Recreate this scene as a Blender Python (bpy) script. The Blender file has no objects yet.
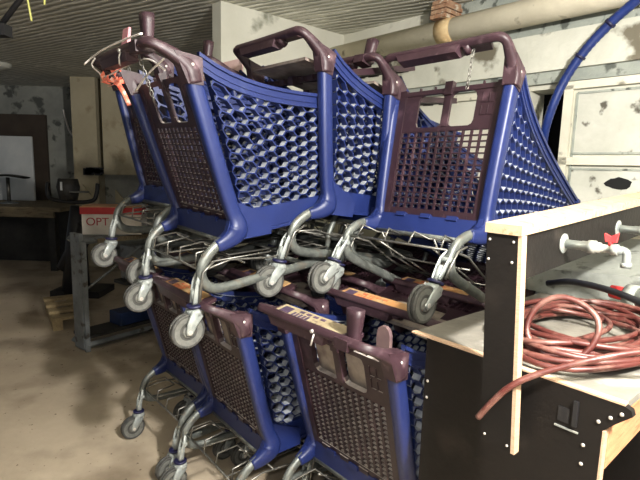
import bpy, math, random
from mathutils import Vector, Matrix
random.seed(7)
scn = bpy.context.scene
COL = scn.collection
PI = math.pi

# ------------------------------------------------------------------ materials
def lin(c):
    return tuple((x/12.92 if x <= .04045 else ((x+.055)/1.055)**2.4) for x in [v/255 for v in c]) + (1,)

def mat(name, c1, c2=None, scale=8., rough=.5, metal=0., bump=0., bscale=60., stretch=None, detail=6., c3=None, s3=30., spec=.5, lo=.35, hi=.65, lo3=.58, hi3=.66):
    m = bpy.data.materials.new(name); m.use_nodes = True
    nt = m.node_tree; N = nt.nodes; L = nt.links
    b = N['Principled BSDF']
    b.inputs['Roughness'].default_value = rough; b.inputs['Metallic'].default_value = metal
    b.inputs['Specular IOR Level'].default_value = spec
    tc = N.new('ShaderNodeTexCoord'); mp = N.new('ShaderNodeMapping')
    L.new(tc.outputs['Object'], mp.inputs['Vector'])
    if stretch: mp.inputs['Scale'].default_value = stretch
    src = None
    if c2 is None: b.inputs['Base Color'].default_value = lin(c1)
    else:
        n = N.new('ShaderNodeTexNoise'); n.inputs['Scale'].default_value = scale; n.inputs['Detail'].default_value = detail
        n.inputs['Roughness'].default_value = .62
        r = N.new('ShaderNodeValToRGB'); r.color_ramp.elements[0].position = lo; r.color_ramp.elements[1].position = hi
        r.color_ramp.elements[0].color = lin(c1); r.color_ramp.elements[1].color = lin(c2)
        L.new(mp.outputs[0], n.inputs['Vector']); L.new(n.outputs['Fac'], r.inputs['Fac']); src = r.outputs['Color']
        if c3:
            n3 = N.new('ShaderNodeTexNoise'); n3.inputs['Scale'].default_value = s3; n3.inputs['Detail'].default_value = 8
            r3 = N.new('ShaderNodeValToRGB'); r3.color_ramp.elements[0].position = lo3; r3.color_ramp.elements[1].position = hi3
            L.new(mp.outputs[0], n3.inputs['Vector']); L.new(n3.outputs['Fac'], r3.inputs['Fac'])
            mx = N.new('ShaderNodeMix'); mx.data_type = 'RGBA'
            L.new(r3.outputs['Color'], mx.inputs['Factor']); L.new(src, mx.inputs['A']); mx.inputs['B'].default_value = lin(c3)
            src = mx.outputs['Result']
        L.new(src, b.inputs['Base Color'])
    if bump:
        nb = N.new('ShaderNodeTexNoise'); nb.inputs['Scale'].default_value = bscale; nb.inputs['Detail'].default_value = 5
        bp = N.new('ShaderNodeBump'); bp.inputs['Strength'].default_value = bump; bp.inputs['Distance'].default_value = .02
        L.new(mp.outputs[0], nb.inputs['Vector']); L.new(nb.outputs['Fac'], bp.inputs['Height']); L.new(bp.outputs[0], b.inputs['Normal'])
    return m

M = {}
M['blue'] = mat('blue_plastic', (18,30,76), (23,37,88), 6, .45, bump=.03, c3=(48,58,94), s3=14, lo3=.62, hi3=.8)
M['maroon'] = mat('maroon_plastic', (36,20,26), (45,27,34), 7, .45, bump=.04, c3=(92,68,76), s3=11, lo3=.6, hi3=.85)
M['handle'] = mat('worn_maroon_handle', (44,27,33), (58,38,45), 14, .5, bump=.05, c3=(104,84,90), s3=20, lo3=.6, hi3=.8)
M['steel'] = mat('galvanised_steel', (86,90,87), (118,121,116), 22, .45, .45, .05, c3=(100,96,88), s3=16)
M['chrome'] = mat('wire_chrome', (104,102,96), (134,132,126), 30, .38, .75)
M['cast'] = mat('zinc_fork', (136,142,140), (164,168,164), 30, .45, .3, .05)
M['rubber'] = mat('grey_rubber_tread', (50,50,48), (70,69,66), 40, .7, bump=.1, c3=(52,50,47), s3=50)
M['darkrubber'] = mat('black_rubber', (26,27,28), (44,44,44), 30, .7)
M['hub'] = mat('wheel_hub', (84,85,81), (108,108,103), 40, .6)
M['ringblue'] = mat('blue_ring', (24,24,58), rough=.5)
M['label'] = mat('faded_label', (136,122,96), (158,146,118), 22, .6, c3=(96,80,66), s3=34)
M['labelorange'] = mat('faded_orange_label', (160,112,66), (158,134,96), 18, .6, c3=(104,84,64), s3=30)
M['ink'] = mat('label_ink', (52,44,66), (80,60,80), 40, .6)
M['inkred'] = mat('label_red_ink', (170,82,52), (190,110,70), 40, .6)
M['rivet'] = mat('rivet_metal', (220,216,210), rough=.3, metal=.6)
def dusty_variant(name, src, dust, lo, hi, s=30):
    m = M[src].copy(); m.name = name; nt = m.node_tree; N = nt.nodes; L = nt.links
    b = next(n for n in N if n.type == 'BSDF_PRINCIPLED'); old = b.inputs['Base Color'].links[0].from_socket
    g = N.new('ShaderNodeNewGeometry'); sx = N.new('ShaderNodeSeparateXYZ'); L.new(g.outputs['True Normal'], sx.inputs[0])
    r = N.new('ShaderNodeMapRange'); r.inputs['From Min'].default_value = lo; r.inputs['From Max'].default_value = hi
    L.new(sx.outputs['Z'], r.inputs['Value'])
    n = N.new('ShaderNodeTexNoise'); n.inputs['Scale'].default_value = s
    q = N.new('ShaderNodeMapRange'); q.inputs['From Min'].default_value = .3; q.inputs['From Max'].default_value = .6; q.inputs['To Min'].default_value = .5
    tc = N.new('ShaderNodeTexCoord'); L.new(tc.outputs['Object'], n.inputs['Vector']); L.new(n.outputs['Fac'], q.inputs['Value'])
    mu = N.new('ShaderNodeMath'); mu.operation = 'MULTIPLY'; L.new(r.outputs[0], mu.inputs[0]); L.new(q.outputs[0], mu.inputs[1])
    mx = N.new('ShaderNodeMix'); mx.data_type = 'RGBA'; L.new(mu.outputs[0], mx.inputs['Factor']); L.new(old, mx.inputs['A']); mx.inputs['B'].default_value = lin(dust)
    L.new(mx.outputs['Result'], b.inputs['Base Color']); M[name] = m
dusty_variant('blue_dusty', 'blue', (158,162,166), .2, .55)
dusty_variant('maroon_dusty', 'maroon', (176,168,160), .3, .6)
M['lug'] = mat('brown_lug', (92,72,74), (110,90,88), 14, .55)
M['pinkseat'] = mat('pale_pink_seat', (206,172,168), (222,196,188), 14, .55)
M['seat'] = mat('dusty_seat_plate', (112,101,94), (146,136,125), 14, .65, c3=(92,72,72), s3=12, lo3=.5, hi3=.7)
M['cream'] = mat('cream_paint_wall', (190,188,172), (206,204,190), 1.6, .75, bump=.25, bscale=9, c3=(128,128,112), s3=3.5, lo3=.62, hi3=.7)
M['creampanel'] = mat('cream_panel', (184,184,170), (204,203,190), 3, .75, bump=.25, bscale=25, c3=(106,100,84), s3=5, lo3=.6, hi3=.68)
M['stained'] = mat('stained_panel', (178,178,166), (200,199,188), 3, .75, bump=.25, bscale=25, c3=(84,80,70), s3=9, lo3=.60, hi3=.66)
M['creamtrim'] = mat('cream_trim', (200,196,178), (214,210,192), 5, .6, bump=.1, c3=(130,126,112), s3=12, lo3=.62, hi3=.7)
M['greyledge'] = mat('grey_ledge', (136,142,134), (160,164,154), 6, .8, bump=.2, c3=(84,88,82), s3=14)
M['pipe'] = mat('painted_duct', (190,182,160), (208,200,178), 4, .6, bump=.1, c3=(122,112,92), s3=8, lo3=.62, hi3=.7)
M['patch'] = mat('tan_patch', (206,184,140), (184,152,108), 14, .8, bump=.2)
M['brick'] = mat('old_brick', (140,98,72), (170,140,112), 22, .9, bump=.4, c3=(190,180,160), s3=20)
M['conc'] = mat('concrete_pillar', (160,150,124), (178,168,142), 1.5, .85, bump=.15, c3=(150,138,112), s3=5)
M['greywall'] = mat('grey_plaster', (132,134,128), (160,161,152), 2.5, .9, bump=.3, bscale=12, c3=(84,86,82), s3=5, lo3=.55, hi3=.62)
M['darkbrown'] = mat('dark_brown_board', (60,50,42), (70,60,50), 4, .8)
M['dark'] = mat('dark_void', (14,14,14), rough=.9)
M['darkfurn'] = mat('dark_furniture', (36,35,33), (52,50,46), 8, .7)
M['woodold'] = mat('old_bench_wood', (112,100,78), (136,122,96), 6, .8, bump=.2, stretch=(1,12,6), c3=(76,66,52), s3=9)
M['palletwood'] = mat('pallet_wood', (150,130,96), (176,156,118), 8, .8, bump=.2, stretch=(2,10,4))
M['white'] = mat('white_laminate', (196,200,200), (210,212,210), 4, .3)
M['ply'] = mat('phenolic_plywood', (17,14,12), (23,19,16), 4, .6, spec=.25, bump=.08, c3=(36,31,27), s3=7, lo3=.58, hi3=.75)
M['plyedge'] = mat('plywood_edge', (182,150,122), (198,168,140), 30, .6, bump=.2, stretch=(1,1,8))
M['plank'] = mat('bare_plank', (172,150,122), (190,168,138), 4, .6, bump=.12, bscale=25, stretch=(14,2,8), c3=(164,130,96), s3=6)
M['plank2'] = mat('orange_pine_board', (186,126,86), (200,146,106), 4, .5, bump=.1, stretch=(3,3,20), c3=(166,106,68), s3=6)
M['dusty'] = mat('dusty_top', (100,96,88), (126,122,112), 7, .85, bump=.25, bscale=20, c3=(170,166,156), s3=9, lo3=.55, hi3=.7)
M['sinkgrey'] = mat('grey_concrete_slab', (126,129,122), (150,153,145), 4, .8, bump=.4, bscale=18, c3=(104,106,100), s3=16)
M['hose'] = mat('red_brown_hose', (72,32,28), (90,46,40), 12, .42, bump=.05, c3=(122,88,78), s3=16, lo3=.5, hi3=.7)
M['bluehose'] = mat('blue_corrugated', (18,36,92), (24,46,108), 20, .4)
M['galv'] = mat('galv_pipe', (140,146,144), (176,178,170), 24, .4, .45, .08)
M['red'] = mat('red_valve', (206,44,48), (226,66,64), 20, .4)
M['redbox'] = mat('red_card', (150,34,38), (168,44,44), 10, .7)
M['whitebox'] = mat('white_card', (206,200,190), (190,182,170), 10, .8)
M['card'] = mat('brown_card', (168,124,92), (182,140,104), 10, .8)
M['optink'] = mat('red_print', (150,36,44), rough=.7)
M['rack'] = mat('grey_painted_steel', (108,112,114), (132,136,136), 8, .55, .3, .1, c3=(78,74,68), s3=14)
M['blueish'] = mat('blue_plastic_bits', (24,46,92), (20,40,70), 8, .6)
M['black'] = mat('black_plastic', (24,24,26), (34,34,36), 20, .45)
M['string'] = mat('white_twine', (226,220,214), rough=.8)
M['yellow'] = mat('yellow_cord', (206,206,120), rough=.7)
M['ragred'] = mat('torn_red_plastic', (240,90,70), (250,170,140), 40, .4, c3=(252,222,214), s3=40)
M['pink'] = mat('pink_plastic', (226,160,166), (214,140,150), 20, .5)
M['lamp'] = mat('lamp_shade_white', (200,200,190), rough=.4)

def ceiling_mat():
    m = mat('board_marked_ceiling', (112,112,98), (140,140,122), 3, .85)
    nt = m.node_tree; N = nt.nodes; L = nt.links; b = N['Principled BSDF']
    tc = N.new('ShaderNodeTexCoord'); mp = N.new('ShaderNodeMapping'); mp.inputs['Rotation'].default_value = (0,0,math.radians(-34))
    mp.vector_type = 'TEXTURE'
    L.new(tc.outputs['Object'], mp.inputs['Vector'])
    w = N.new('ShaderNodeTexWave'); w.bands_direction = 'Y'; w.inputs['Scale'].default_value = 4.6; w.inputs['Distortion'].default_value = 2.2
    w.inputs['Detail'].default_value = 3; w.inputs['Detail Scale'].default_value = 1.2
    mp.inputs['Rotation'].default_value = (0,0,math.radians(-30)); L.new(mp.outputs[0], w.inputs['Vector'])
    mp2 = N.new('ShaderNodeMapping'); mp2.inputs['Scale'].default_value = (1.6,16,1); L.new(mp.outputs[0], mp2.inputs['Vector'])
    n = N.new('ShaderNodeTexNoise'); n.inputs['Scale'].default_value = 2.2; n.inputs['Detail'].default_value = 8; n.inputs['Roughness'].default_value = .7
    L.new(mp2.outputs[0], n.inputs['Vector'])
    r = N.new('ShaderNodeValToRGB'); r.color_ramp.elements[0].position = .52; r.color_ramp.elements[1].position = .57
    L.new(n.outputs['Fac'], r.inputs['Fac'])
    r2 = N.new('ShaderNodeValToRGB'); r2.color_ramp.elements[0].color = lin((152,152,142)); r2.color_ramp.elements[1].color = lin((206,204,190)); r2.color_ramp.elements[1].position = .45
    L.new(w.outputs['Fac'], r2.inputs['Fac'])
    mx = N.new('ShaderNodeMix'); mx.data_type = 'RGBA'; mx.inputs['B'].default_value = lin((246,244,232))
    n4 = N.new('ShaderNodeTexNoise'); n4.inputs['Scale'].default_value = 1.1; n4.inputs['Detail'].default_value = 3
    r4 = N.new('ShaderNodeValToRGB'); r4.color_ramp.elements[0].position = .4; r4.color_ramp.elements[1].position = .6
    L.new(tc.outputs['Object'], n4.inputs['Vector']); L.new(n4.outputs['Fac'], r4.inputs['Fac'])
    mu = N.new('ShaderNodeMath'); mu.operation = 'MULTIPLY'; L.new(r.outputs['Color'], mu.inputs[0]); L.new(r4.outputs['Color'], mu.inputs[1])
    L.new(mu.outputs[0], mx.inputs['Factor']); L.new(r2.outputs['Color'], mx.inputs['A'])
    L.new(mx.outputs['Result'], b.inputs['Base Color'])
    bp = N.new('ShaderNodeBump'); bp.inputs['Strength'].default_value = .35; bp.inputs['Distance'].default_value = .02
    L.new(w.outputs['Fac'], bp.inputs['Height']); L.new(bp.outputs[0], b.inputs['Normal'])
    return m
M['ceil'] = ceiling_mat()

def floor_mat():
    m = mat('dusty_concrete_floor', (164,149,128), (190,175,153), 1.3, .8, bump=.12, bscale=14, c3=(128,114,96), s3=1.7, lo3=.5, hi3=.68, detail=10)
    nt = m.node_tree; N = nt.nodes; L = nt.links; b = N['Principled BSDF']
    tc = N.new('ShaderNodeTexCoord'); n = N.new('ShaderNodeTexNoise'); n.inputs['Scale'].default_value = 26; n.inputs['Detail'].default_value = 6
    r = N.new('ShaderNodeValToRGB'); r.color_ramp.elements[0].position = .66; r.color_ramp.elements[1].position = .7
    L.new(tc.outputs['Object'], n.inputs['Vector']); L.new(n.outputs['Fac'], r.inputs['Fac'])
    mx = N.new('ShaderNodeMix'); mx.data_type = 'RGBA'
    old = b.inputs['Base Color'].links[0].from_socket
    L.new(r.outputs['Color'], mx.inputs['Factor']); L.new(old, mx.inputs['A']); mx.inputs['B'].default_value = lin((96,82,64))
    L.new(mx.outputs['Result'], b.inputs['Base Color'])
    return m
M['floor'] = floor_mat()

# ------------------------------------------------------------------ mesh builder
def cat(pts, n=6, closed=False):
    P = [Vector(p) for p in pts]; out = []
    m = len(P); rng = m if closed else m-1
    for i in range(rng):
        p1, p2 = P[i % m], P[(i+1) % m]
        p0 = P[(i-1) % m] if (closed or i > 0) else p1*2-p2
        p3 = P[(i+2) % m] if (closed or i+2 < m) else p2*2-p1
        for k in range(n):
            t = k/n
            out.append(.5*((2*p1)+(p2-p0)*t+(2*p0-5*p1+4*p2-p3)*t*t+(3*p1-p0-3*p2+p3)*t**3))
    if not closed: out.append(P[-1].copy())
    return out

class MB:
    def __init__(s): s.v = []; s.f = []; s.sm = []
    def quad(s, a, b, c, d, sm=False):
        n = len(s.v); s.v += [Vector(a), Vector(b), Vector(c), Vector(d)]; s.f.append((n,n+1,n+2,n+3)); s.sm.append(sm)
    def face(s, pts, sm=False):
        n = len(s.v); s.v += [Vector(p) for p in pts]; s.f.append(tuple(range(n, n+len(pts)))); s.sm.append(sm)
    def hexa(s, c):    # 8 corners: bottom 4 ccw, top 4
        n = len(s.v); s.v += [Vector(p) for p in c]
        for q in ((3,2,1,0),(4,5,6,7),(0,1,5,4),(1,2,6,5),(2,3,7,6),(3,0,4,7)):
            s.f.append(tuple(n+i for i in q)); s.sm.append(False)
    def box(s, x0, x1, y0, y1, z0, z1, M_=None):
        c = [(x0,y0,z0),(x1,y0,z0),(x1,y1,z0),(x0,y1,z0),(x0,y0,z1),(x1,y0,z1),(x1,y1,z1),(x0,y1,z1)]
        if M_: c = [M_@Vector(p) for p in c]
        s.hexa(c)
    def tube(s, pts, r, seg=8, caps=True, closed=False, flat=None, sm=True, pw=None):
        P = [Vector(p) for p in pts]; n = len(P)
        if n < 2: return
        R = r if isinstance(r, (list, tuple)) else [r]*n
        T = []
        for i in range(n):
            if closed: t = P[(i+1) % n]-P[i-1]
            else: t = P[min(i+1, n-1)]-P[max(i-1, 0)]
            T.append(t.normalized() if t.length > 1e-9 else Vector((0,0,1)))
        up = Vector((0,0,1)) if abs(T[0].z) < .9 else Vector((0,1,0))
        if flat: up = Vector(flat[0])
        N = (up-T[0]*up.dot(T[0])).normalized()
        base = len(s.v)
        for i in range(n):
            if i: N = (N-T[i]*N.dot(T[i])).normalized()
            B = T[i].cross(N)
            fa, fb = (flat[1], flat[2]) if flat else (1, 1)
            for k in range(seg):
                a = 2*PI*(k+.5 if pw else k)/seg
                q = 1 if not pw else (abs(math.cos(a))**pw+abs(math.sin(a))**pw)**(-1/pw)
                s.v.append(P[i]+N*math.cos(a)*R[i]*fa*q+B*math.sin(a)*R[i]*fb*q)
        m = n if closed else n-1
        for i in range(m):
            for k in range(seg):
                a = base+i*seg+k; b = base+i*seg+(k+1) % seg; j = (i+1) % n
                c = base+j*seg+(k+1) % seg; d = base+j*seg+k
                s.f.append((a,b,c,d)); s.sm.append(sm)
        if caps and not closed:
            s.f.append(tuple(base+k for k in range(seg))[::-1]); s.sm.append(False)
            s.f.append(tuple(base+(n-1)*seg+k for k in range(seg))); s.sm.append(False)
    def cyl(s, a, b, r, seg=12, r2=None): s.tube([a, b], [r, r if r2 is None else r2], seg)
    def lathe(s, prof, o, axis, seg=20):   # prof list of (r, h) along axis
        ax = Vector(axis).normalized(); u = ax.orthogonal().normalized(); w = ax.cross(u); o = Vector(o)
        base = len(s.v); n = len(prof)
        for (r, h) in prof:
            for k in range(seg):
                a = 2*PI*k/seg; s.v.append(o+ax*h+(u*math.cos(a)+w*math.sin(a))*r)
        for i in range(n-1):
            for k in range(seg):
                a = base+i*seg+k; b = base+i*seg+(k+1) % seg
                s.f.append((a, b, b+seg, a+seg)); s.sm.append(abs(prof[i][0]-prof[i+1][0]) < .004)
        s.f.append(tuple(base+k for k in range(seg))[::-1]); s.sm.append(False)
        s.f.append(tuple(base+(n-1)*seg+k for k in range(seg))); s.sm.append(False)
    def build(s, name, m, parent=None, bevel=0.):
        me = bpy.data.meshes.new(name); me.from_pydata([tuple(v) for v in s.v], [], s.f)
        me.polygons.foreach_set('use_smooth', s.sm); me.materials.append(m if not isinstance(m, str) else M[m]); me.update()
        o = bpy.data.objects.new(name, me); COL.objects.link(o)
        if parent: o.parent = parent
        if bevel:
            bm = o.modifiers.new('bevel', 'BEVEL'); bm.width = bevel; bm.segments = 2; bm.limit_method = 'ANGLE'; bm.angle_limit = .6
        return o

def tag(o, label=None, cat_=None, group=None, kind=None):
    if label: o['label'] = label
    if cat_: o['category'] = cat_
    if group: o['group'] = group
    if kind: o['kind'] = kind
    return o
def empty(name, loc=(0,0,0), label=None, cat_=None, group=None):
    o = bpy.data.objects.new(name, None); o.empty_display_size = .1; COL.objects.link(o); o.location = loc
    return tag(o, label, cat_, group)
def copy_tree(o, parent=None):
    c = o.copy(); COL.objects.link(c)
    if parent: c.parent = parent
    for ch in list(o.children): copy_tree(ch, c)
    return c

# ------------------------------------------------------------------ camera
F_PX, H_CAM, PITCH, ROLL = 485.63, 1.50, .14729, .02642
cam = bpy.data.objects.new('camera', bpy.data.cameras.new('camera')); COL.objects.link(cam)
cam.data.sensor_width = 36; cam.data.lens = F_PX/640*36; cam.data.clip_start = .05
fw = Vector((0, math.cos(PITCH), -math.sin(PITCH))); up = Vector((0, math.sin(PITCH), math.cos(PITCH))); rt = Vector((1,0,0))
r2 = rt*math.cos(ROLL)+up*math.sin(ROLL); u2 = -rt*math.sin(ROLL)+up*math.cos(ROLL)
mw = Matrix((r2, u2, -fw)).transposed().to_4x4(); mw.translation = (0,0,H_CAM); cam.matrix_world = mw
scn.camera = cam

# ------------------------------------------------------------------ the shopping cart
# local frame: x towards the nose, y left, z up; origin on the floor under the rear of the basket
def rim(t): return .862+.120*math.exp(-4.6*t)
def yr(t): return .262-.052*t
def yb(t): return .240-.046*t
def side_pt(u, v, s, off=0.):
    xb, zb = .168+(.865-.168)*u, .435+.035*u
    xt, zt = .045+(.945-.045)*u, rim(u)
    y = yb(u)*(1-v)+yr(u)*v+.012*math.sin(PI*min(max(v,0),1))
    return Vector((xb*(1-v)+xt*v, s*(y+off), zb*(1-v)+zt*v))
def hexgrid(mb, f, W, H, R=.0345, k=.895, depth=.028, mu=.04, mv=.03, ar=.70):
    cw, ch = 1.5*R, math.sqrt(3)*R*ar
    nu, nv = int(W/cw)+2, int(H/ch)+2
    def cl(u, v): return (min(max(u, mu*.5), W-mu*.5), min(max(v, mv*.5), H-mv*.5))
    for i in range(nu):
        for j in range(nv):
            cu = i*cw; cv = (j+.5*(i % 2))*ch
            if cu < -R or cu > W+R or cv < -R or cv > H+R: continue
            ring = [(math.cos(a*PI/3), math.sin(a*PI/3)*ar) for a in range(6)]
            o = [cl(cu+R*x, cv+R*y) for x, y in ring]; q = [cl(cu+R*k*x, cv+R*k*y) for x, y in ring]
            qi = [cl(cu+R*k*.93*x, cv+R*k*.93*y) for x, y in ring]
            for a in range(6):
                b = (a+1) % 6
                if o[a] == o[b] and q[a] == q[b]: continue
                O1, O2, Q1, Q2 = f(*o[a], 0), f(*o[b], 0), f(*q[a], 0), f(*q[b], 0)
                o1, o2, q1, q2 = f(*o[a], -depth), f(*o[b], -depth), f(*qi[a], -depth), f(*qi[b], -depth)
                mb.quad(O1, O2, Q2, Q1); mb.quad(Q1, Q2, q2, q1); mb.quad(o2, o1, q1, q2)

def basket_mesh():
    mb = MB()
    W, H = .80, .47
    for s in (1, -1):
        hexgrid(mb, lambda u, v, d, s=s: side_pt(u/W, v/H, s, d), W, H)
    # front wall
    def fr(u, v, d):
        a = side_pt(1, v/H, 1); b = side_pt(1, v/H, -1); p = a.lerp(b, u/.40); p.x += d; return p
    hexgrid(mb, fr, .40, H)
    # floor of the basket
    def fl(u, v, d):
        a = side_pt(u/W, 0, 1); b = side_pt(u/W, 0, -1); p = a.lerp(b, v/.44); p.z += -.01+d*.5; return p
    hexgrid(mb, fl, W, .44, R=.034, k=.72, depth=.012, ar=.95)
    mb.lat = len(mb.f)
    n = 16
    for s in (1, -1):
        # rim flange with ridges and bottom band
        top = [side_pt(i/n, 1, s) for i in range(n+1)]
        for (dz0, dz1, o0, o1) in ((-.048, .003, -.003, .007), (-.006, .006, -.004, .015), (-.030, -.024, .006, .011), (-.048, -.042, .006, .011)):
            for i in range(n):
                a, b = top[i], top[i+1]
                y = Vector((0, s, 0))
                mb.hexa([a+y*o0+Vector((0,0,dz0)), a+y*o1+Vector((0,0,dz0)), b+y*o1+Vector((0,0,dz0)), b+y*o0+Vector((0,0,dz0)),
                         a+y*o0+Vector((0,0,dz1)), a+y*o1+Vector((0,0,dz1)), b+y*o1+Vector((0,0,dz1)), b+y*o0+Vector((0,0,dz1))])
        for i in range(n):
            a, b = side_pt(i/n, .02, s), side_pt((i+1)/n, .02, s); y = Vector((0, s, 0)); z0, z1 = Vector((0,0,-.075)), Vector((0,0,.012))
            for (zz0, zz1, o0, o1) in ((z0, z1, -.012, .006), (z0-Vector((0,0,.004)), z0+Vector((0,0,.008)), -.02, .014)):
                mb.hexa([a+y*o0+zz0, a+y*o1+zz0, b+y*o1+zz0, b+y*o0+zz0, a+y*o0+zz1, a+y*o1+zz1, b+y*o1+zz1, b+y*o0+zz1])
    # front rim and front bottom band
    a, b = side_pt(1, 1, 1), side_pt(1, 1, -1)
    mb.box(a.x-.004, a.x+.022, b.y-.02, a.y+.02, a.z-.016, a.z+.006)
    a, b = side_pt(1, .02, 1), side_pt(1, .02, -1)
    mb.box(a.x-.012, a.x+.008, b.y, a.y, a.z-.075, a.z+.012)
    # rear cross beam under the flap, with three notched blocks
    mb.box(.140, .195, -.235, .235, .355, .410)
    mb.box(.135, .150, -.235, .235, .340, .425)
    for y in (-.12, 0, .12): mb.box(.128, .15, y-.022, y+.022, .415, .432)
    # posts, knees and feet
    for s in (1, -1):
        pts = [(.020, .262, .915), (.050, .258, .80), (.095, .252, .63), (.135, .247, .49), (.158, .245, .42), (.150, .246, .385), (.115, .246, .360), (.073, .246, .345)]
        P = cat([(x, s*y, z) for x, y, z in pts], 5)
        L = len(P); R = []
        for i in range(L):
            t = i/(L-1)
            R.append(.026 if t < .5 else .026+.012*math.sin(min(1, (t-.5)/.2)*PI/2) if t < .7 else .038-.018*((t-.7)/.3))
        mb.tube(P, R, 16, flat=((0, s, 0), .85, 1.0), pw=5)
        # gusset web from the knee forward into the bottom band
        y0, y1 = s*.236, s*.256
        c = [(.10,.355),(.30,.36),(.30,.43),(.15,.50)]
        mb.hexa([(x, y0, z) for x, z in c]+[(x, y1, z) for x, z in c])
    return mb

def panel_mesh(bar=.34, grid=(12, 15), deep=.012):
    mb = MB()
    def pt(u, v, d=0.):
        x = .155+(.030-.155)*v+.004; z = .430+(.935-.430)*v; h = .226+.012*v
        n = Vector((-.97, 0, -.24))
        return Vector((x, h*(1-2*u), z))+n*d
    def blk(u0, u1, v0, v1, d0=0., d1=deep):
        mb.hexa([pt(u0,v0,d0), pt(u1,v0,d0), pt(u1,v0,d1), pt(u0,v0,d1), pt(u0,v1,d0), pt(u1,v1,d0), pt(u1,v1,d1), pt(u0,v1,d1)])
    gx, gy = grid; v0, v1 = .05, .66; u0, u1 = .07, .93
    blk(0, u0, 0, 1, -.002, deep+.004); blk(u1, 1, 0, 1, -.002, deep+.004); blk(u0, u1, 0, v0, -.002, deep+.002)
    for i in range(gx+1):
        c = u0+(u1-u0)*i/gx; w = (u1-u0)/gx*bar*.5; blk(c-w, c+w, v0, v1)
    for j in range(gy+1):
        c = v0+(v1-v0)*j/gy; w = (v1-v0)/gy*bar*.5; blk(u0, u1, c-w, c+w, .001, deep-.001)
    # solid upper part with two windows
    blk(u0, u1, v1, .69); blk(u0, u1, .95, .985, 0, deep+.004)
    blk(u0, .21, .69, .95); blk(.77, u1, .69, .95); blk(.47, .535, .69, .95, 0, deep+.004)
    # window corners
    for (a, b, sg) in ((.21, .47, 1), (.535, .77, 1)):
        for (uu, vv, du, dv) in ((a, .69, .04, .04), (b, .69, -.04, .04), (a, .95, .05, -.05), (b, .95, -.05, -.05)):
            mb.hexa([pt(uu, vv, 0), pt(uu+du, vv, 0), pt(uu+du*.3, vv+dv*.3, 0), pt(uu, vv+dv, 0), pt(uu, vv, deep), pt(uu+du, vv, deep), pt(uu+du*.3, vv+dv*.3, deep), pt(uu, vv+dv, deep)])
    # small raised squares beside the windows, hinge tabs on the lower edge
    for uu in (.82, .88):
        for vv in (.76, .85): 
            blk(uu, uu+.045, vv, vv+.006, 0, deep+.003); blk(uu, uu+.004, vv, vv+.07, 0, deep+.003)
    for uu in (.12, .34, .56, .78): blk(uu, uu+.10, -.03, .03, .002, deep+.006)
    # ribs on the top edge
    for uu in (.2, .35, .65, .8): blk(uu, uu+.012, .985, 1.01, 0, deep)
    blk(.47, .54, .93, 1.03, -.004, deep+.012)
    return mb
def handle_mesh():
    mb = MB()
    hx, hy, hz = -.109, .264, 1.006
    pts = [(.022, .264, .893), (.014, .265, .930), (-.012, .266, .958), (-.052, .265, .982), (-.092, .262, 1.001), (-.109, .244, 1.008), (-.111, .21, 1.009), (-.111, .12, 1.008), (-.110, 0, 1.008)]
    P = cat(pts, 5)
    full = P+[Vector((p.x, -p.y, p.z)) for p in P[-2::-1]]
    n = len(full); R = []
    for i, p in enumerate(full):
        a = min(i, n-1-i)/5
        R.append(.027 if a < .8 else .027-.0125*min(1, (a-.8)/3.))
    mb.tube(full, R, 16, flat=((0, 0, 1), 1, 1), pw=4)
    for s in (1, -1):      # flat cheeks of the caps over the posts
        y0, y1 = s*.240, s*.286
        c = [(-.004,.889),(.048,.885),(.050,.968),(.020,.976),(-.042,.986)]
        a_ = [Vector((x, y0, z)) for x, z in c]; b_ = [Vector((x, y1, z)) for x, z in c]
        mb.face(a_); mb.face(b_[::-1])
        for i in range(5): mb.quad(a_[i], a_[(i+1) % 5], b_[(i+1) % 5], b_[i])
    # housing moulded under the bar and the shelf for the label
    mb.hexa([(-.122,.17,.970),(-.080,.17,.970),(-.080,-.09,.970),(-.122,-.09,.970),(-.124,.19,1.0),(-.060,.19,1.0),(-.060,-.10,1.0),(-.124,-.10,1.0)])
    mb.hexa([(-.112,.215,.995),(-.046,.19,1.012),(-.046,-.19,1.012),(-.112,-.215,.995),(-.112,.215,1.010),(-.046,.19,1.022),(-.046,-.19,1.022),(-.112,-.215,1.010)])
    mb.tube([(-.115,-.12,.998), (-.08,-.12,.985)], .014, 8)
    return mb
def label_marks(root):
    mb = MB()
    mb.hexa([(-.100,.185,1.010),(-.048,.180,1.022),(-.048,-.150,1.022),(-.100,-.155,1.010),(-.100,.185,1.0135),(-.048,.180,1.0255),(-.048,-.150,1.0255),(-.100,-.155,1.0135)])
    return mb
def ontop(mb, x0, x1, y0, y1):
    f = lambda x: 1.0138+(x+.100)/.052*.012
    mb.hexa([(x0,y0,f(x0)),(x1,y0,f(x1)),(x1,y1,f(x1)),(x0,y1,f(x0)),(x0,y0,f(x0)+.001),(x1,y0,f(x1)+.001),(x1,y1,f(x1)+.001),(x0,y1,f(x0)+.001)])
def chassis_mesh():
    mb = MB()
    for s in (1, -1):
        P = cat([(x, s*y, z) for x, y, z in [(.10,.246,.362),(.055,.246,.335),(.018,.246,.295),(.008,.245,.250),(.030,.244,.208),(.085,.243,.190),(.25,.232,.190),(.50,.205,.190),(.70,.185,.195),(.80,.165,.21)]], 6)
        mb.tube(P, .019, 12, flat=((0, s, 0), .8, 1))
        mb.tube([(.62,s*.195,.19),(.64,s*.19,.30),(.70,s*.185,.395)], .012, 8)
    mb.tube(cat([(.78,.185,.20),(.83,.14,.212),(.84,0,.215),(.83,-.14,.212),(.78,-.185,.20)], 5), .015, 8)
    mb.tube([(.50,.205,.19),(.50,-.205,.19)], .011, 8)
    mb.tube([(.14,.24,.345),(.14,-.24,.345)], .010, 8)
    return mb
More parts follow.
